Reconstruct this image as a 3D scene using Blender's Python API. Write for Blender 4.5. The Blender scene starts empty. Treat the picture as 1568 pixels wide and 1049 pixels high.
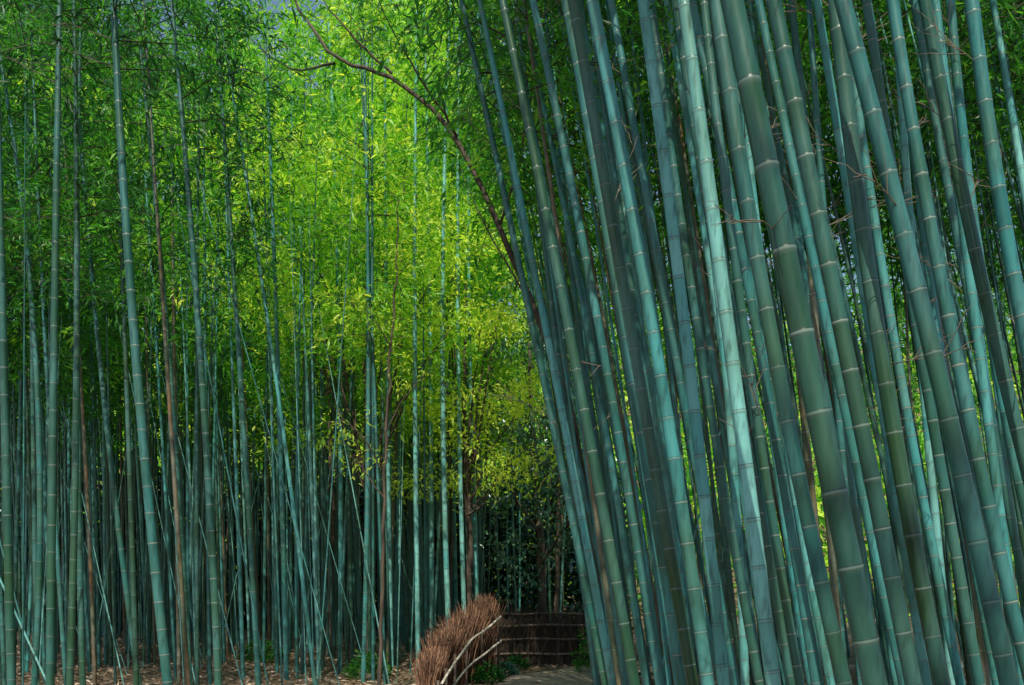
import bpy, math, numpy as np
from mathutils import Vector
rng=np.random.default_rng(7)
scene=bpy.context.scene
S=1524.0; CX=784.0; HY=905.0; EYE=1.6
# ---------------------------------------------------------------- helpers
def build(name,V,F,A,mat,smooth=False):
    me=bpy.data.meshes.new(name)
    V=np.asarray(V,np.float32);F=np.asarray(F,np.int32)
    me.vertices.add(len(V));me.vertices.foreach_set('co',V.ravel())
    me.loops.add(F.size);me.loops.foreach_set('vertex_index',F.ravel())
    me.polygons.add(len(F))
    me.polygons.foreach_set('loop_start',np.arange(0,F.size,4,dtype=np.int32))
    me.polygons.foreach_set('loop_total',np.full(len(F),4,np.int32))
    me.polygons.foreach_set('use_smooth',np.full(len(F),smooth,dtype=bool))
    if A is not None:
        at=me.attributes.new('data','FLOAT_COLOR','POINT')
        at.data.foreach_set('color',np.asarray(A,np.float32).ravel())
    me.update(calc_edges=True)
    me.materials.append(mat)
    ob=bpy.data.objects.new(name,me);scene.collection.objects.link(ob)
    return ob
class Acc:
    def __init__(s): s.V=[];s.F=[];s.A=[];s.n=0
    def add(s,V,F,A):
        s.V.append(V);s.F.append(F+s.n);s.A.append(A);s.n+=len(V)
    def obj(s,name,mat,smooth=False):
        return build(name,np.concatenate(s.V),np.concatenate(s.F),np.concatenate(s.A),mat,smooth)
def tube(C,R,n):
    C=np.asarray(C,float);R=np.asarray(R,float);M=len(C)
    T=np.gradient(C,axis=0);T/=np.linalg.norm(T,axis=1)[:,None]+1e-9
    ref=np.array([0,1,0.]) if abs(T[M//2,1])<.8 else np.array([1.,0,0])
    U=np.cross(T,ref);U/=np.linalg.norm(U,axis=1)[:,None]+1e-9
    W=np.cross(T,U)
    a=np.linspace(0,2*np.pi,n,endpoint=False)
    V=C[:,None]+R[:,None,None]*(np.cos(a)[None,:,None]*U[:,None]+np.sin(a)[None,:,None]*W[:,None])
    i=np.arange(M-1)[:,None]*n;j=np.arange(n)[None];k=(j+1)%n
    F=np.stack([i+j,i+k,i+n+k,i+n+j],-1).reshape(-1,4)
    return V.reshape(-1,3),F
def tubes_batch(P,R,n=3):
    B,M,_=P.shape
    T=P[:,-1]-P[:,0];T/=np.linalg.norm(T,axis=1)[:,None]+1e-9
    ref=np.where(np.abs(T[:,2:3])<.9,np.array([[0,0,1.]]),np.array([[1.,0,0]]))
    U=np.cross(T,ref);U/=np.linalg.norm(U,axis=1)[:,None];W=np.cross(T,U)
    a=np.linspace(0,2*np.pi,n,endpoint=False)
    ring=np.cos(a)[None,:,None]*U[:,None]+np.sin(a)[None,:,None]*W[:,None]
    V=P[:,:,None]+R[:,:,None,None]*ring[:,None]
    b=(np.arange(B)*M*n)[:,None,None];i=(np.arange(M-1)*n)[None,:,None];j=np.arange(n)[None,None];k=(j+1)%n
    F=np.stack([b+i+j,b+i+k,b+i+n+k,b+i+n+j],-1).reshape(-1,4)
    return V.reshape(-1,3),F
def unit(v): return v/(np.linalg.norm(v,axis=-1,keepdims=True)+1e-9)
def leaves(P,D,L,wr,tint,rnd=None):
    N=len(P);D=unit(D)
    up=rng.normal(size=(N,3))*.6+np.array([0,0,1.])
    side=unit(np.cross(D,up));nrm=np.cross(side,D)
    L=L[:,None];w=L*wr
    mid=P+D*L*.42+nrm*L*.05
    V=np.stack([P,mid+side*w*.5,P+D*L-np.array([0,0,1.])*L*.12,mid-side*w*.5],1).reshape(-1,3)
    F=np.arange(N*4).reshape(N,4)
    A=np.zeros((N,4));A[:,0]=tint;A[:,1]=rng.random(N);A[:,3]=1
    return V,F,np.repeat(A,4,0)
def lump(x,y,z,s=1.):
    return (np.sin(x*2.1*s+1.3*np.sin(z*1.1*s))+np.sin(y*1.7*s+2+1.1*np.sin(x*.9*s))+1.3*np.sin(z*2.3*s+.8*x*s-.6*y*s))/3.3
# ---------------------------------------------------------------- materials
def newmat(name):
    m=bpy.data.materials.new(name);m.use_nodes=True;nt=m.node_tree
    b=nt.nodes['Principled BSDF'];return m,nt,b
def N(nt,t,**k):
    n=nt.nodes.new(t)
    for a,v in k.items(): setattr(n,a,v)
    return n
def mixc(nt,f,a,b,mode='MIX'):
    n=N(nt,'ShaderNodeMix',data_type='RGBA',blend_type=mode)
    for s,v in ((0,f),(6,a),(7,b)):
        if isinstance(v,bpy.types.NodeSocket): nt.links.new(v,n.inputs[s])
        elif s==0: n.inputs[0].default_value=v
        else: n.inputs[s].default_value=(*v,1)
    return n.outputs[2]
def ramp(nt,src,stops):
    r=N(nt,'ShaderNodeValToRGB');nt.links.new(src,r.inputs[0])
    e=r.color_ramp.elements
    while len(e)<len(stops): e.new(.5)
    for x,(p,c) in zip(e,stops): x.position=p;x.color=(*c,1)
    return r.outputs[0]
def noise(nt,scale,detail=4,stretch=None):
    n=N(nt,'ShaderNodeTexNoise');n.inputs['Scale'].default_value=scale;n.inputs['Detail'].default_value=detail
    tc=N(nt,'ShaderNodeTexCoord')
    if stretch:
        mp=N(nt,'ShaderNodeMapping');mp.inputs['Scale'].default_value=stretch
        nt.links.new(tc.outputs['Object'],mp.inputs[0]);nt.links.new(mp.outputs[0],n.inputs[0])
    else: nt.links.new(tc.outputs['Object'],n.inputs[0])
    return n.outputs[0]
def culm_mat():
    m,nt,b=newmat('bamboo_culm_skin')
    at=N(nt,'ShaderNodeAttribute',attribute_name='data')
    sp=N(nt,'ShaderNodeSeparateColor');nt.links.new(at.outputs['Color'],sp.inputs[0])
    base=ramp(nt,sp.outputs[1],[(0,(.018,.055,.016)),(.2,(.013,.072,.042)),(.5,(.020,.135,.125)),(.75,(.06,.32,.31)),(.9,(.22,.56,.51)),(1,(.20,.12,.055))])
    n1=noise(nt,5,3,(1,1,.25))
    c=mixc(nt,ramp(nt,n1,[(.38,(0,0,0)),(.72,(.38,.38,.38))]),base,(.13,.35,.33))
    n2=noise(nt,38,2,(1,1,.18))
    c=mixc(nt,ramp(nt,n2,[(.5,(0,0,0)),(.75,(.65,.65,.65))]),c,(.012,.038,.034))
    n3=noise(nt,1.6,1)
    c=mixc(nt,ramp(nt,n3,[(.42,(0,0,0)),(.7,(.55,.55,.55))]),c,(.03,.085,.022))
    c=mixc(nt,sp.outputs[0],c,(.21,.28,.23))
    c=mixc(nt,sp.outputs[2],c,(.01,.02,.015))
    nt.links.new(c,b.inputs['Base Color'])
    nt.links.new(ramp(nt,n1,[(.3,(.28,)*3),(.7,(.5,)*3)]),b.inputs['Roughness'])
    b.inputs['Specular IOR Level'].default_value=.5
    return m
def leaf_mat(name,stops,tr=.5,rough=.45,tboost=1.5,spec=.4):
    m,nt,b=newmat(name)
    at=N(nt,'ShaderNodeAttribute',attribute_name='data')
    sp=N(nt,'ShaderNodeSeparateColor');nt.links.new(at.outputs['Color'],sp.inputs[0])
    ad=N(nt,'ShaderNodeMath',operation='MULTIPLY_ADD');nt.links.new(sp.outputs[1],ad.inputs[0]);ad.inputs[1].default_value=.22
    nt.links.new(sp.outputs[0],ad.inputs[2])
    c=ramp(nt,ad.outputs[0],stops)
    nt.links.new(c,b.inputs['Base Color']);b.inputs['Roughness'].default_value=rough
    b.inputs['Specular IOR Level'].default_value=spec
    t=N(nt,'ShaderNodeBsdfTranslucent')
    tc=mixc(nt,1.0,c,(tboost*1.1,tboost,tboost*.5),'MULTIPLY')
    nt.links.new(tc,t.inputs[0])
    mx=N(nt,'ShaderNodeMixShader');mx.inputs[0].default_value=tr
    nt.links.new(b.outputs[0],mx.inputs[1]);nt.links.new(t.outputs[0],mx.inputs[2])
    nt.links.new(mx.outputs[0],nt.nodes['Material Output'].inputs[0])
    return m
def bark_mat(name,a,b_,scale=8):
    m,nt,b=newmat(name)
    n=noise(nt,scale,6,(1,1,.3))
    c=ramp(nt,n,[(.3,a),(.7,b_)])
    nt.links.new(c,b.inputs['Base Color']);b.inputs['Roughness'].default_value=.85
    bp=N(nt,'ShaderNodeBump');bp.inputs['Strength'].default_value=.6;bp.inputs['Distance'].default_value=.03
    nt.links.new(n,bp.inputs['Height']);nt.links.new(bp.outputs[0],b.inputs['Normal'])
    return m
M_CULM=culm_mat()
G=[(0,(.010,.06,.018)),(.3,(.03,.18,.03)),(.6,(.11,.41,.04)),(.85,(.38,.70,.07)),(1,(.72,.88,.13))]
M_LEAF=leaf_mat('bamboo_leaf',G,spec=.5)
M_EVER=leaf_mat('evergreen_leaf',[(0,(.015,.055,.042)),(.5,(.035,.13,.095)),(1,(.09,.22,.13))],tr=.12,rough=.28,spec=.8)
M_LIT=leaf_mat('dry_leaf',[(0,(.16,.10,.06)),(.5,(.34,.25,.17)),(1,(.55,.45,.32))],tr=.1,tboost=1)
M_TWIG=bark_mat('twig',(.02,.03,.012),(.08,.08,.04),20)
M_DTWIG=bark_mat('dead_twig',(.10,.08,.055),(.26,.21,.15),20)
M_BARK=bark_mat('tree_bark',(.03,.022,.016),(.13,.10,.07),10)
# ---------------------------------------------------------------- terrain
def hgt(x,y):
    x=np.asarray(x,float);y=np.asarray(y,float)
    h=.06*np.sin(x*.9+1)*np.cos(y*.6)+.04*np.sin(x*2.1+y*1.3)
    h=h*np.clip((np.abs(x+.2)-1)/1.2,0,1)
    t=np.clip((y-44)/60,0,1);h=h+26*t*t*(3-2*t)
    t=np.clip((np.abs(x)-26)/70,0,1);h=h+8*t*t
    return h
def ground():
    a=np.unique(np.concatenate([np.linspace(-600,-40,24),np.linspace(-40,40,200),np.linspace(40,600,24)]))
    b=np.unique(np.concatenate([np.linspace(-500,-12,24),np.linspace(-12,60,190),np.linspace(60,120,20),np.linspace(120,900,24)]))
    X,Y=np.meshgrid(a,b);Z=hgt(X,Y)
    V=np.stack([X,Y,Z],-1).reshape(-1,3);nx=len(a)
    i=np.arange(len(b)-1)[:,None]*nx;j=np.arange(nx-1)[None]
    F=np.stack([i+j,i+j+1,i+nx+j+1,i+nx+j],-1).reshape(-1,4)
    m,nt,bs=newmat('leaf_litter_soil')
    n=noise(nt,9,10);n2=noise(nt,.7,4);n3=noise(nt,60,4)
    c=ramp(nt,n,[(.35,(.09,.055,.03)),(.55,(.2,.14,.09)),(.7,(.34,.26,.18))])
    c=mixc(nt,ramp(nt,n2,[(.5,(0,0,0)),(.7,(.6,.6,.6))]),c,(.05,.08,.025))
    c=mixc(nt,ramp(nt,n3,[(.55,(0,0,0)),(.7,(.6,.6,.6))]),c,(.42,.32,.22))
    nt.links.new(c,bs.inputs['Base Color']);bs.inputs['Roughness'].default_value=.95
    bp=N(nt,'ShaderNodeBump');bp.inputs['Strength'].default_value=.8;bp.inputs['Distance'].default_value=.05
    nt.links.new(n3,bp.inputs['Height']);nt.links.new(bp.outputs[0],bs.inputs['Normal'])
    build('ground',V,F,None,m,True)
ground()
def path():
    cl=[(-.2,-40),(-.2,0),(-.1,10),(.35,15.5),(.75,18.2),(1.8,19.8),(4,20.4),(12,20.8),(30,21)]
    P=np.array(cl,float);t=np.linspace(0,len(P)-1,160)
    C=np.stack([np.interp(t,np.arange(len(P)),P[:,k]) for k in (0,1)],1)
    for _ in range(3): C[1:-1]=(C[:-2]+C[1:-1]*2+C[2:])/4
    T=unit(np.gradient(C,axis=0));Nn=np.stack([T[:,1],-T[:,0]],1)
    us=np.linspace(-.8,.8,9)
    V=[]
    for u in us:
        q=C+Nn*u;V.append(np.stack([q[:,0],q[:,1],hgt(q[:,0],q[:,1])*0+.03+.006*np.sin(q[:,1]*3+u*4)],1))
    V=np.stack(V,1);n=len(us)
    i=np.arange(len(C)-1)[:,None]*n;j=np.arange(n-1)[None]
    F=np.stack([i+j,i+j+1,i+n+j+1,i+n+j],-1).reshape(-1,4)
    m,nt,bs=newmat('trodden_earth')
    nn=noise(nt,14,8);c=ramp(nt,nn,[(.3,(.20,.16,.125)),(.7,(.44,.37,.29))])
    nt.links.new(c,bs.inputs['Base Color']);bs.inputs['Roughness'].default_value=.9
    build('path',V.reshape(-1,3),F,None,m,True)
path()
# ---------------------------------------------------------------- culms
RD=[(0,1.03,1,0),(.022,1.045,1,0),(.036,1.0,.1,.8),(.06,1.0,0,0),(.5,.985,0,0),(.94,.99,.0,0),(.985,1.02,.45,.3)]
RL=[(0,1.04,.9,0),(.04,1.0,0,.5),(.07,1.0,0,0),(.97,1.0,.1,.2)]
class Culm: pass
def make_culm(fx,fy,H,r0,tint,inter=.3,detail=True,sides=12):
    z=0.;zs=[];i=0
    while z<H:
        zs.append(z);i+=1
        L=inter*min(1,.45+.06*i)*(1-.35*(z/H)**3)*rng.uniform(.90,1.10);z+=L
    zs.append(z);zs=np.array(zs)
    R=RD if detail else RL
    Z=[];Q=[];pa=[];dk=[];tn=[]
    for a,b in zip(zs[:-1],zs[1:]):
        g=rng.uniform(.45,1.0);e=rng.normal()*.05
        for (t,rm,p,d) in R:
            Z.append(a+(b-a)*t);Q.append(rm);pa.append(p*g);dk.append(d);tn.append(e)
    Z=np.array(Z);Q=np.array(Q)
    taper=(1-(Z/(H*1.03))**2.0)
    rr=r0*(.12+.88*taper)*Q
    gx=fx(Z);gy=fy(Z)
    g0=float(hgt(gx[0],gy[0]))
    C=np.stack([gx,gy,Z+g0-.05],1)
    V,F=tube(C,rr,sides)
    A=np.zeros((len(Z),4));A[:,0]=pa;A[:,1]=tint if tint>.95 else np.clip(tint+np.array(tn),0,.9);A[:,2]=dk;A[:,3]=1
    A[:,0]*=rng.uniform(.5,1)
    c=Culm();c.zs=zs;c.fx=fx;c.fy=fy;c.H=H;c.g0=g0;c.tint=tint
    return c,V,F,np.repeat(A,sides,0)
branch_list=[]
def branches(c,hb,Lmax,lscale,ltint,every=1,ncl=5,nl=6,drop=0):
    zs=c.zs[(c.zs>hb)&(c.zs<c.H)][::every]
    for z in zs:
        for s in (0,1):
            if rng.random()<drop: continue
            f=(z-hb)/(c.H-hb+1e-6)
            L=Lmax*(.45+.9*math.sin(math.pi*min(1,.15+f*.8)))*rng.uniform(.6,1.2)
            x=float(c.fx(np.array([z]))[0]);y=float(c.fy(np.array([z]))[0])
            branch_list.append((x,y,z+c.g0,rng.uniform(0,6.283),L,lscale,ltint+rng.normal()*.07,ncl,nl))
def poly(x0,l,c,H):
    return lambda z:x0+l*z+c*z*z
def tier(y): return float(np.clip(2.0+.62*y,8.5,19))
heroes=[
([1345,1277,1198,1130],4.3,.054,.20),([1190,1143,1103,1053],5.2,.039,.90),([1450,1378,1330,1282],4.9,.041,.10),
([1552,1482,1390,1308],4.6,.043,.42),([1300,1222,1155,1098],5.0,.039,.36),([1085,1043,970,915],5.7,.039,.68),
([1065,1003,942,880],6.1,.037,.0),([1112,1070,1036,985],6.0,.038,.84),([1405,1335,1262,1190],4.75,.040,.18),
([1580,1495,1432,1370],5.6,.038,.48),([1700,1600,1540,1480],5.6,.042,.6),([1500,1440,1380,1330],6.4,.035,.3),
([1010,960,885,820],7.6,.035,.5),([960,905,850,770],9,.036,.45),([930,852,790,705],9.2,.036,.40),
([990,935,872,800],10,.036,.55),([1165,1100,1050,1000],7.6,.035,.3),([1250,1195,1130,1062],7.2,.036,.5),
([1660,1565,1480,1410],5.9,.040,.25),([1245,1185,1150,1120],8,.034,.7),([1140,1125,1085,1040],8.2,.036,.84),
([1640,1545,1500,1450],7,.036,.6),([1290,1265,1242,1218],8.4,.034,.99),([1530,1465,1420,1375],8,.036,.65),
([1345,1300,1250,1215],7.8,.036,.3),([1040,985,930,868],8.4,.036,.6),([915,870,835,790],11,.040,.35),
([1215,1150,1090,1035],6.8,.033,.2),([1475,1400,1345,1290],7.4,.035,.7),([975,915,868,835],12,.040,.45),
([1420,1370,1310,1260],7.0,.034,.75),([1110,1020,960,890],9.5,.036,.7),([1330,1255,1200,1150],9,.035,.75),
([1568,1520,1480,1435],6.6,.032,.7),([1385,1310,1240,1165],6.2,.030,.6),([1230,1175,1125,1085],5.9,.028,.25),
([1130,1065,1005,940],6.9,.030,.45),([1275,1210,1165,1130],6.6,.028,.78),([1600,1535,1465,1405],7.6,.034,.35),
([1460,1420,1395,1365],7.9,.033,.82),([1320,1285,1265,1235],7.2,.026,.5),([1180,1130,1080,1020],8.8,.034,.8),
([75,80,78,85],9.0,.038,.25),([105,118,112,112],11,.040,.1),([258,222,190,170],8,.040,.38),([335,318,295,265],10.5,.040,.25),
([18,10,3,-5],9,.039,.25),([128,118,122,125],13,.040,.25),([50,62,30,-20],13,.040,.4),([482,440,385,330],14,.030,.75),
([290,270,240,205],13,.040,.25),([215,165,140,110],14,.040,.45),([395,380,350,330],14,.042,.4),
([555,565,560,555],17,.042,.55),([640,640,632,640],19,.048,.88),([690,682,676,690],20,.055,.9),  # pale tints on the far centre culms paint in light reaching them
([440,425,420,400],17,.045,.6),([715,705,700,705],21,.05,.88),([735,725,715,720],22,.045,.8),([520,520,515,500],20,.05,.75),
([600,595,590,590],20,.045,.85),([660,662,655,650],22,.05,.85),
]
placed=[];dead=[]
for px,Y,r,t in heroes:
    rows=np.array([1049,700,350,0.])
    z=EYE+(HY-rows)/S*Y;x=(np.array(px)-CX)/S*Y
    p=np.polyfit(z,x,2);z0,z1=z.min(),z.max();dp=np.polyder(p)
    s0=np.polyval(dp,z0);s1=np.polyval(dp,z1)
    ly=rng.uniform(-.01,.015)
    def fx(q,p=p,z0=z0,z1=z1,s0=s0,s1=s1):
        q=np.asarray(q,float);qc=np.clip(q,z0,z1)
        return np.polyval(p,qc)+np.where(q<z0,(q-z0)*s0,0)+np.where(q>z1,(q-z1)*s1,0)
    fy=lambda q,Y=Y,ly=ly:Y+ly*np.asarray(q,float)
    H=rng.uniform(12,14) if px[0]>CX else tier(Y)+1.2
    if px[0]>CX and Y>=9: H=11
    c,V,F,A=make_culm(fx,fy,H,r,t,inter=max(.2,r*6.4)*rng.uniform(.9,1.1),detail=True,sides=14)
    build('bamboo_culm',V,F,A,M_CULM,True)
    placed.append((float(fx(0)),Y))
    if px[0]>CX:
        branches(c,8.5 if Y<8 else 6.0,1.2,.22 if Y<8 else .13,.3,every=2 if Y<8 else 1,ncl=4,nl=4 if Y<8 else 6,drop=.3 if Y<8 else 0)
        for zz in c.zs[(c.zs>2.6)&(c.zs<8)]:
            if rng.random()<.13: dead.append((float(c.fx(zz)),float(c.fy(zz)),zz))
    else: branches(c,rng.uniform(5.2,6.2),1.1,.13 if Y<15 else .17,.08 if Y<15 else .62,ncl=5,nl=6,drop=.05)  # near leaves tinted dark as silhouettes, far ones bright as if sunlit
grove=Acc()
def fill(n,xr,yr,ok,lean,side,rr=(.026,.045)):
    tries=0;k=0
    while k<n and tries<n*30:
        tries+=1
        x=rng.uniform(*xr);y=rng.uniform(*yr)
        if not ok(x,y): continue
        if any((x-a)**2+(y-b)**2<.12 for a,b in placed): continue
        placed.append((x,y));k+=1
        H=min(rng.uniform(12.0,15.5),tier(y)*1.12) if side>0 else tier(y)*rng.uniform(.80,1.02)
        if side<=0 and y>17 and -.24<x/y<-.14: H*=.93
        if side>0 and y>8 and x<4: H=min(H,11)
        if side==2: H=rng.uniform(12,15)
        if side==3: H=rng.uniform(8,10)
        l=rng.normal(*lean);cc=rng.normal(-.0025 if side in(1,2) else 0,.0012)
        ly=rng.normal(0,.02)
        fx=poly(x,l,cc,H);fy=poly(y,ly,rng.normal(0,.0008),H)
        d=math.hypot(x,y)
        t=1.0 if rng.random()<.07 else float(np.clip(rng.normal(.45,.28),0,.9))
        r=rng.uniform(*rr)
        c,V,F,A=make_culm(fx,fy,H,r,t,inter=rng.uniform(.24,.34),detail=d<12,sides=10 if d<12 else 6)
        grove.add(V,F,A)
        vis=(y>0 and abs(x)<.56*y+2)
        if side==3: continue
        if side<=0 and vis:
            ls=.11+.0036*d
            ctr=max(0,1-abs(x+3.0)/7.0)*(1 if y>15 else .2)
            tint=.15+.60*ctr+rng.normal()*.08  # tint rises towards the centre, painting the sunlit glow into the leaves
            hb=rng.uniform(5.0,6.8)
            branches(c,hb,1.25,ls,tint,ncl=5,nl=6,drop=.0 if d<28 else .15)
        elif side>0 and vis and y>8:
            branches(c,rng.uniform(6.5,9),1.2,.15+.004*d,.32,ncl=4,nl=4,drop=.3)
        elif side>0:
            branches(c,rng.uniform(6,8),1.4,.40,.25,every=2,ncl=4,nl=3,drop=.25)
redge=lambda y:.98+max(0,y-10)*.07
fill(110,(.9,13),(6.5,18.5),lambda x,y:x>redge(y) and x<.56*y+2.0,(-.15,.03),1)
fill(170,(.9,13),(9,20),lambda x,y:x>redge(y) and x<.56*y+2.0,(-.14,.04),1,(.016,.03))
fill(70,(1,18),(21.5,34),lambda x,y:x>2.2 and x<.56*y+1.5,(-.10,.04),1)
fill(215,(-20,-1.7),(12,38),lambda x,y:x<-1.75 and x>-.56*y-2 and not(x>-3.6 and y<17),(-.015,.03),-1,(.026,.046))
fill(34,(-3.6,-.6),(22,34),lambda x,y:True,(-.01,.03),-1,(.035,.055))
fill(14,(-1,2.2),(26,38),lambda x,y:True,(-.02,.03),0)
fill(190,(-16,-.8),(17,36),lambda x,y:x>-.55*y and x<-1.8+.05*(y-17),(-.015,.03),3,(.024,.046))
fill(36,(-6,12),(-11,-.5),lambda x,y:abs(x)>1.2,(-.05,.04),2)  # unseen stand behind the camera, added to shade the near culms
for _ in range(70):
    s=-1 if rng.random()<.7 else 1
    y=rng.uniform(12,30);x=rng.uniform(-.5*y,-1.9) if s<0 else rng.uniform(redge(y)+.2,.5*y)
    l=rng.normal(-.08,.13);H=rng.uniform(4,9)
    c,V,F,A=make_culm(poly(x,l,0,H),poly(y,rng.normal(0,.1),0,H),H,rng.uniform(.007,.016),rng.choice([.9,.8,.88,.6]),inter=.25,detail=False,sides=6)
    grove.add(V,F,A)
grove.obj('bamboo_grove',M_CULM,True)
dd=np.array(dead);nd=len(dd)
a=rng.uniform(0,6.283,nd);LL=rng.uniform(.2,.65,nd);q=np.linspace(0,1,6)
hdz=np.stack([np.cos(a),np.sin(a)*.6,rng.uniform(.3,1.2,nd)],1)
Pm=dd[:,None]+hdz[:,None]*(LL[:,None]*q)[...,None]+np.stack([0*q,0*q,-.35*q*q],-1)[None]*LL[:,None,None]+rng.normal(size=(nd,6,3))*.012*q[None,:,None]
allP=[Pm]
for _ in range(5):
    i=rng.integers(1,5,nd);s0=Pm[np.arange(nd),i];dv=hdz+rng.normal(size=(nd,3))*.7
    allP.append(s0[:,None]+dv[:,None]*(LL[:,None]*.4*q)[...,None]+rng.normal(size=(nd,6,3))*.008*q[None,:,None])
allP=np.concatenate(allP);V,F=tubes_batch(allP,np.tile(np.linspace(.0032,.001,6),(len(allP),1)),4)
build('dead_twigs',V,F,None,M_DTWIG,True)
# ---------------------------------------------------------------- foliage from branches
B=np.array(branch_list)
lm=lump(B[:,0],B[:,1],B[:,2])
keep=(lm>-.22)|(rng.random(len(B))<.2)|(B[:,5]>.38)
B=B[keep];lm=lm[keep];nb=len(B)
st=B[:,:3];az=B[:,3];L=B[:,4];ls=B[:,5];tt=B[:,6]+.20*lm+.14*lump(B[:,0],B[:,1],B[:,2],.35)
hd=np.stack([np.cos(az),np.sin(az),np.zeros(nb)],1)
rise=rng.uniform(.25,.75,nb);sag=rng.uniform(.4,.9,nb)
def bp(s):
    return st[:,None]+hd[:,None]*(L[:,None]*s*.9)[...,None]+np.stack([0*s,0*s,(rise[:,None]*s-sag[:,None]*s*s)*L[:,None]],-1)
s4=np.tile(np.array([0,.5,1.]),(nb,1))
near=np.linalg.norm(st[:,:2],axis=1)<20
P=bp(s4)[near];V,F=tubes_batch(P,np.tile(np.array([.008,.005,.002]),(near.sum(),1)),3)
build('bamboo_branches',V,F,None,M_TWIG,False)
LP=[];LD=[];LL=[];LT=[]
for k in range(5):
    m=B[:,7]>k
    s=np.clip((k+1)/B[:,7]+rng.uniform(-.15,.1,nb),.15,1.05)[:,None]
    cp=bp(s)[:,0]+rng.normal(size=(nb,3))*.10*(L[:,None])
    ct=tt+rng.normal(size=nb)*.09
    cd=hd+rng.normal(size=(nb,3))*.5
    for j in range(6):
        mm=m&(B[:,8]>j)&(rng.random(nb)<.95);q=mm.sum()
        LP.append(cp[mm]+rng.normal(size=(q,3))*(.42*ls[mm])[:,None])
        d=unit(cd[mm])+rng.normal(size=(q,3))*.65;d[:,2]-=.35
        LD.append(d);LL.append(ls[mm]*rng.uniform(.65,1.25,q));LT.append(ct[mm])
LP=np.concatenate(LP);LD=np.concatenate(LD);LL=np.concatenate(LL);LT=np.concatenate(LT)
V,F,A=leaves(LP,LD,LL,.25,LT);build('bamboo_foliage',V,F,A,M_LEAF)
# ---------------------------------------------------------------- trees
def smooth_line(P,n):
    P=np.array(P,float);t=np.linspace(0,len(P)-1,n)
    C=np.stack([np.interp(t,np.arange(len(P)),P[:,k]) for k in range(3)],1)
    for _ in range(3): C[1:-1]=(C[:-2]+C[1:-1]*2+C[2:])/4
    return C
def tree(name,trunk,r0,limbs,crown_clumps,leaf,wr,mat,bark,tint,nleaf=90,droop=.2):
    par=bpy.data.objects.new(name,None);scene.collection.objects.link(par);par.location=trunk[0]
    acc=Acc()
    C=smooth_line(trunk,40);C[1:-1]+=rng.normal(size=(38,3))*.012
    R=np.linspace(r0,r0*.22,40);V,F=tube(C,R,10);acc.add(V,F,np.zeros((len(V),4)))
    for l in limbs:
        D=smooth_line(l,16);D[1:]+=np.cumsum(rng.normal(size=(15,3))*.012,0);V,F=tube(D,np.linspace(r0*.35,r0*.06,16),6);acc.add(V,F,np.zeros((len(V),4)))
        for _ in range(7):
            i=rng.integers(4,15);d=unit(rng.normal(size=3)+np.array([0,0,.2]))*rng.uniform(.4,1.0)
            E=np.stack([D[i]+d*t+np.array([0,0,-.2])*t*t for t in np.linspace(0,1,5)])
            V,F=tube(E,np.linspace(r0*.09,.003,5),4);acc.add(V,F,np.zeros((len(V),4)))
    w=acc.obj('trunk_and_limbs',bark,True);w.parent=par;w.location=-Vector(trunk[0])
    P=[];T=[];Dd=[]
    for (c,r) in crown_clumps:
        n=int(nleaf*r[0]*r[1]*r[2]**.5*8)
        ns=max(6,n//9)
        q=unit(rng.normal(size=(ns,3)))*(rng.random((ns,1))**.45)*np.array(r)+np.array(c)
        tn=tint+rng.normal(size=ns)*.10
        k=9
        P.append(np.repeat(q,k,0)+rng.normal(size=(ns*k,3))*leaf*1.1)
        T.append(np.repeat(tn,k));
        dd=np.repeat(unit(rng.normal(size=(ns,3))),k,0)+rng.normal(size=(ns*k,3))*.8;dd[:,2]-=droop;Dd.append(dd)
    P=np.concatenate(P);T=np.concatenate(T);Dd=np.concatenate(Dd)
    V,F,A=leaves(P,Dd,rng.uniform(.7,1.3,len(P))*leaf,wr,T)
    o=build('leaves',V,F,A,mat);o.parent=par;o.location=-Vector(trunk[0])
    return par
def W(px,py,Y): return ((px-CX)/S*Y,Y,EYE+(HY-py)/S*Y)
tr=[(1.55,14,0),W(930,1000,14),W(893,700,14),W(852,550,14),W(765,345,14),W(690,190,14),W(600,112,14.2),W(512,97,14.5),W(450,0,15),W(420,-80,15)]
lim=[[W(700,210,14),W(660,150,13.6),W(600,60,13),W(560,-40,12.5)],[W(600,112,14.2),W(520,30,14),W(480,-30,14)],
     [W(852,550,14),W(800,430,14.4),W(730,330,15),W(700,250,15)],[W(512,97,14.5),W(450,110,15),W(380,60,15)],[W(765,345,14),W(800,220,14),W(790,80,14)]]
tree('leaning_tree',tr,.062,lim,[(W(560,-20,13),(1,.8,.5)),(W(700,150,14.5),(.6,.6,.6)),(W(620,40,14),(.8,.6,.4)),(W(760,250,14.5),(.5,.5,.7))],.09,.4,M_LEAF,M_BARK,.4,nleaf=70)
cl=[]
for _ in range(30): cl.append((W(rng.uniform(745,880),rng.uniform(480,900),rng.uniform(22.5,25)),(.7,.6,.55)))
tree('evergreen_oak_tree',[(.8,25,0),(.7,25,3),(.5,25,6),(.4,25,8.5)],.13,[[(.7,25,3),(-.2,24.5,4.4),(-.6,24,5)],[(.6,25,4),(1.3,24.6,5.4),(1.6,24.4,6)],[(.7,25,2.2),(1.2,24,3),(1.5,23.6,3.4)]],cl,.15,.45,M_EVER,M_BARK,.85,nleaf=45)
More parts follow.
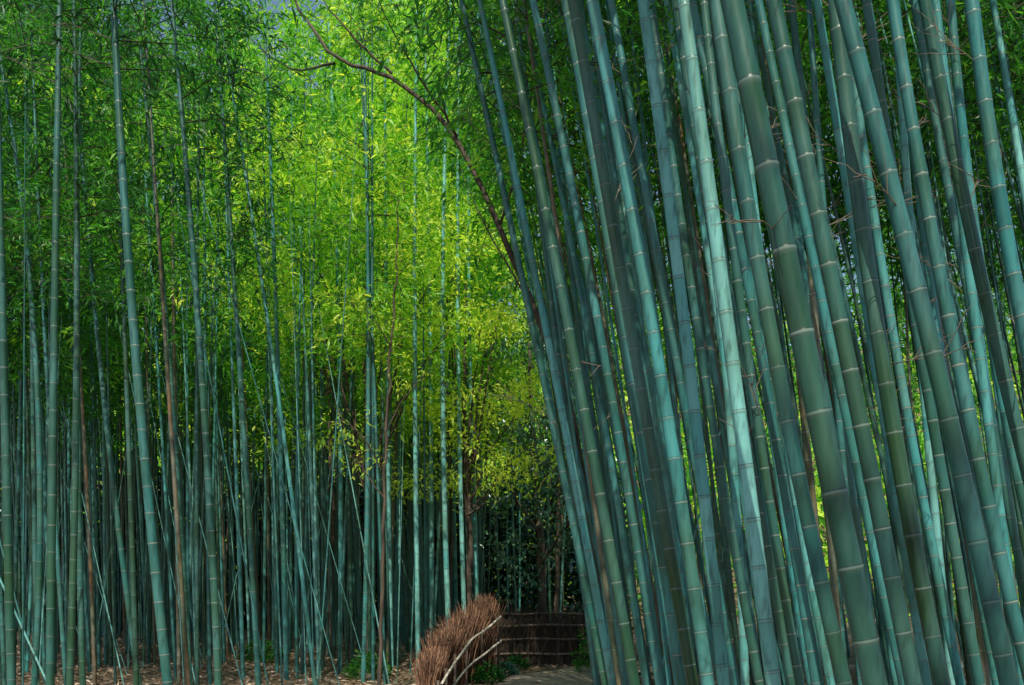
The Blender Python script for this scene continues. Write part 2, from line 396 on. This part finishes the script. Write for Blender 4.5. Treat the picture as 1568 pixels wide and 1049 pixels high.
def maple(x,y,h,cr,tint,name='maple_tree',n=16,nleaf=40):
    cl=[]
    for _ in range(n):
        a=rng.uniform(0,6.28);q=rng.random()**.5;zz=rng.uniform(.42,1.0)
        rr=cr*(1.15-abs(zz-.65)*1.3)
        cl.append(((x+math.cos(a)*q*rr,y+math.sin(a)*q*rr,h*zz),(rng.uniform(.7,1.2),rng.uniform(.7,1.2),rng.uniform(.2,.35))))
    lim=[[(x,y,h*.35),((x+c[0][0])/2,(y+c[0][1])/2,c[0][2]*.85),c[0]] for c in cl[:9]]
    tree(name,[(x,y,0),(x+.1,y,h*.3),(x-.05,y,h*.6),(x,y,h*.9)],.09,lim,cl,.14,.38,M_LEAF,M_BARK,tint,nleaf=nleaf)
maple(-2.9,20,10.0,2.2,.75);maple(-1.0,21.5,9.2,1.7,.93,n=24,nleaf=50);maple(-4.6,25,13,3,.82);maple(-1.8,28,14.5,3,.88,n=24);maple(-5.5,31,18,3.5,.95,n=26);maple(-9,33,18,3.5,.7,nleaf=30)  # high tints put the sunlit glow into the colour of these crowns
maple(1.5,34,16,3,.6,nleaf=30)
tree('sapling',[(-2.0,15,0),(-1.95,15,2),(-1.9,15,4.2),(-1.75,15,6.2),(-1.7,15,7.5)],.035,
 [[(-1.92,15,3.4),(-2.3,14.8,4),(-2.6,14.7,4.3)],[(-1.92,15,3),(-2.3,15,3.6),(-2.5,15,3.7)],[(-1.9,15,4),(-1.5,15,4.6),(-1.2,15,4.9)],[(-1.8,15,5.2),(-2.2,14.8,5.9)]],
 [((-2.4,14.8,4.1),(.4,.4,.2)),((-1.4,15,4.7),(.4,.4,.2)),((-2.1,14.8,5.7),(.4,.4,.25)),((-1.7,15,6.6),(.5,.5,.3)),((-2.2,15,3.5),(.3,.3,.15))],.09,.3,M_LEAF,M_BARK,.8,nleaf=110)
n=9000
x=rng.uniform(-27,4.5,n);y=rng.uniform(38.5,42,n);z=rng.random(n)*(6.5+1.0*np.sin(x*1.3)+.8*np.sin(x*2.9+1));k=6
P=np.repeat(np.stack([x,y,z],1),k,0)+rng.normal(size=(n*k,3))*.25
V,F,A=leaves(P,rng.normal(size=(n*k,3)),rng.uniform(.25,.5,n*k),.45,rng.random(n*k)*.4);build('dark_screen_leaves',V,F,A,M_EVER)  # dark leaf belt added to block the bright hillside behind the stems
n=14000
hx=rng.uniform(-50,50,n);hy=rng.uniform(43,85,n);k=7
hz=hgt(hx,hy)+rng.random(n)**.8*11*(.75+.25*np.sin(hx*.7)*np.cos(hy*.5))
P=np.repeat(np.stack([hx,hy,hz],1),k,0)+rng.normal(size=(n*k,3))*.5
T=np.repeat(.65-.15*(hx>2)+.25*np.sin(hx*.5+hy*.3)+rng.normal(size=n)*.1,k)
V,F,A=leaves(P,rng.normal(size=(n*k,3)),rng.uniform(.35,.7,n*k),.45,T);build('hillside_forest',V,F,A,M_LEAF)
# ---------------------------------------------------------------- litter and low plants
n=26000
x=rng.uniform(-16,3,n);y=rng.uniform(13,44,n);m=~((x>-.7)&(x<1.8)&(y<20.5))|(rng.random(n)<.12);x=x[m];y=y[m];n=len(x)
d=rng.normal(size=(n,3));d[:,2]*=.15
V,F,A=leaves(np.stack([x,y,hgt(x,y)+.04],1),d,rng.uniform(.08,.2,n),.3,rng.random(n)*.8);build('fallen_leaves',V,F,A,M_LIT)
def shrub(x,y,r,h,tint,mat=M_LEAF):
    n=int(900*r/.4);P=[];Dv=[]
    for _ in range(n//8):
        a=rng.uniform(0,6.28);rad=r*rng.random()**.6;zz=h*rng.uniform(.15,1)*(1-.6*(rad/r)**2)
        P.append(np.array([x+math.cos(a)*rad,y+math.sin(a)*rad,zz])+rng.normal(size=(8,3))*.03)
        Dv.append(np.array([math.cos(a),math.sin(a),.5])+rng.normal(size=(8,3))*.5)
    P=np.concatenate(P);Dv=np.concatenate(Dv)
    V,F,A=leaves(P,Dv,rng.uniform(.05,.12,len(P)),.4,tint+rng.normal(size=len(P))*.1);build('low_shrub',V,F,A,mat)
shrub(-.42,17.2,.26,.34,.12);shrub(.1,20.2,.22,.3,.1);shrub(-2.6,18,.4,.5,.2);shrub(-5.5,22,.5,.5,.2);shrub(1.5,19.4,.3,.9,.25);shrub(-.1,18.6,.18,.25,.4,M_EVER)
# ---------------------------------------------------------------- fences
def twig_mat(name,stops):
    m,nt,b=newmat(name);at=N(nt,'ShaderNodeAttribute',attribute_name='data')
    nt.links.new(ramp(nt,at.outputs['Fac'],stops),b.inputs['Base Color']);b.inputs['Roughness'].default_value=.8;return m
M_BRUSH=twig_mat('brush_twigs',[(0,(.035,.015,.009)),(.5,(.155,.068,.034)),(1,(.44,.25,.14))])
M_DBRUSH=twig_mat('old_brush',[(0,(.018,.012,.009)),(.6,(.06,.042,.027)),(1,(.15,.105,.075))])
M_POLE=bark_mat('dry_bamboo_pole',(.5,.45,.37),(.75,.7,.6),12)
M_DPOLE=bark_mat('weathered_pole',(.09,.065,.048),(.22,.17,.13),12)
def fence(name,line,h0,h1,n,thick,lean,matb,rails,polemat,prad,seg=5,posts=6):
    par=bpy.data.objects.new(name,None);scene.collection.objects.link(par)
    C=smooth_line([(a,b,0) for a,b in line],80)
    s=rng.random(n);i=np.clip((s*79).astype(int),0,78);f=(s*79-i)[:,None]
    base=C[i]*(1-f)+C[i+1]*f;T=unit(C[i+1]-C[i]);Nn=np.stack([T[:,1],-T[:,0],0*s],1)
    h=(h0+(h1-h0)*s)*rng.uniform(.72,1.08,n)*(1+.05*np.sin(s*23)+.04*np.sin(s*51))
    off=rng.normal(size=n)*thick
    q=np.linspace(0,1,seg)[None,:,None]
    l0=rng.normal(size=(n,1))*.22+lean[0];l1=rng.normal(size=(n,1))*.07
    P=base[:,None]+Nn[:,None]*(off[:,None,None]*(1+.8*q*q))+np.array([0,0,1.])*(h[:,None,None]*q)+T[:,None]*((l0*h[:,None])[:,:,None]*q*q)+Nn[:,None]*(((l1+lean[1])*h[:,None])[:,:,None]*q*q)
    V,F=tubes_batch(P,np.tile(np.linspace(.008,.003,seg),(n,1)),3)
    A=np.repeat(np.clip(rng.normal(.45,.28,n),0,1),seg*3);A=np.stack([A]*3+[A*0+1],1)
    o=build('brush_infill',V,F,A,matb);o.parent=par
    Tn=unit(np.gradient(C,axis=0));Nf=np.stack([Tn[:,1],-Tn[:,0],0*Tn[:,0]],1)
    u=np.linspace(0,1,80)
    for k,(za,zb,so) in enumerate(rails):
        hh=za+(zb-za)*u**1.2
        D=C+Nf*so+np.stack([0*hh,0*hh,hh+.014*np.sin(np.arange(80)*.17+k)],1)
        V,F=tube(D,np.full(80,prad),8);o=build('rail_%d'%(k+1),V,F,None,polemat,True);o.parent=par
    for k in range(posts):
        i=int(k/(posts-1)*79);hh=rails[0][0]+(rails[0][1]-rails[0][0])*u[i]**1.2+.06
        D=np.stack([C[i]+Nf[i]*(rails[0][2]-.045)+np.array([0,0,z]) for z in np.linspace(-.1,hh,8)])
        V,F=tube(D,np.full(8,prad*1.2),9);o=build('post_%d'%(k+1),V,F,None,M_DPOLE,True);o.parent=par
fence('brushwood_fence',[(-1.22,13.8),(-1.12,15.2),(-.90,17.0),(-.45,19.2)],.60,1.45,5200,.04,(.22,-.02),M_BRUSH,[(.30,1.10,.24),(.04,.62,.24)],M_POLE,.020,posts=6)
fence('woven_brush_fence',[(-1.6,21.3),(-.3,21.0),(1.0,21.2),(2.4,21.8)],.92,.98,3400,.04,(.0,0),M_DBRUSH,[(.86,.88,.1),(.57,.59,.1),(.26,.28,.1)],M_DPOLE,.026,posts=7)
fence('far_brush_fence',[(-.6,24.0),(.6,23.6),(2.6,23.4)],1.15,1.2,1500,.05,(.0,0),M_DBRUSH,[(1.05,1.07,.12),(.6,.6,.12)],M_DPOLE,.026,posts=5)
# ---------------------------------------------------------------- light
el=math.radians(54);azs=math.radians(184)
d=Vector((math.sin(azs)*math.cos(el),math.cos(azs)*math.cos(el),math.sin(el)))
sl=bpy.data.lights.new('sun','SUN');sl.energy=5;sl.angle=math.radians(.5);sl.color=(1,.93,.78)
so=bpy.data.objects.new('sun',sl);so.rotation_euler=d.to_track_quat('Z','Y').to_euler();scene.collection.objects.link(so)
w=bpy.data.worlds.new('World');scene.world=w;w.use_nodes=True;nt=w.node_tree
sk=nt.nodes.new('ShaderNodeTexSky');sk.sky_type='NISHITA';sk.sun_disc=False;sk.sun_elevation=el;sk.sun_rotation=azs
nt.links.new(sk.outputs[0],nt.nodes['Background'].inputs[0]);nt.nodes['Background'].inputs[1].default_value=.15
cam=bpy.data.cameras.new('camera');cam.sensor_width=36;cam.lens=S/1568*36;cam.clip_end=3000
cam.shift_y=(HY-524.5)/1568
co=bpy.data.objects.new('camera',cam);co.location=(0,0,EYE);co.rotation_euler=(math.radians(90),0,0);scene.collection.objects.link(co);scene.camera=co
scene.view_settings.view_transform='Standard';scene.view_settings.look='None';scene.view_settings.exposure=0
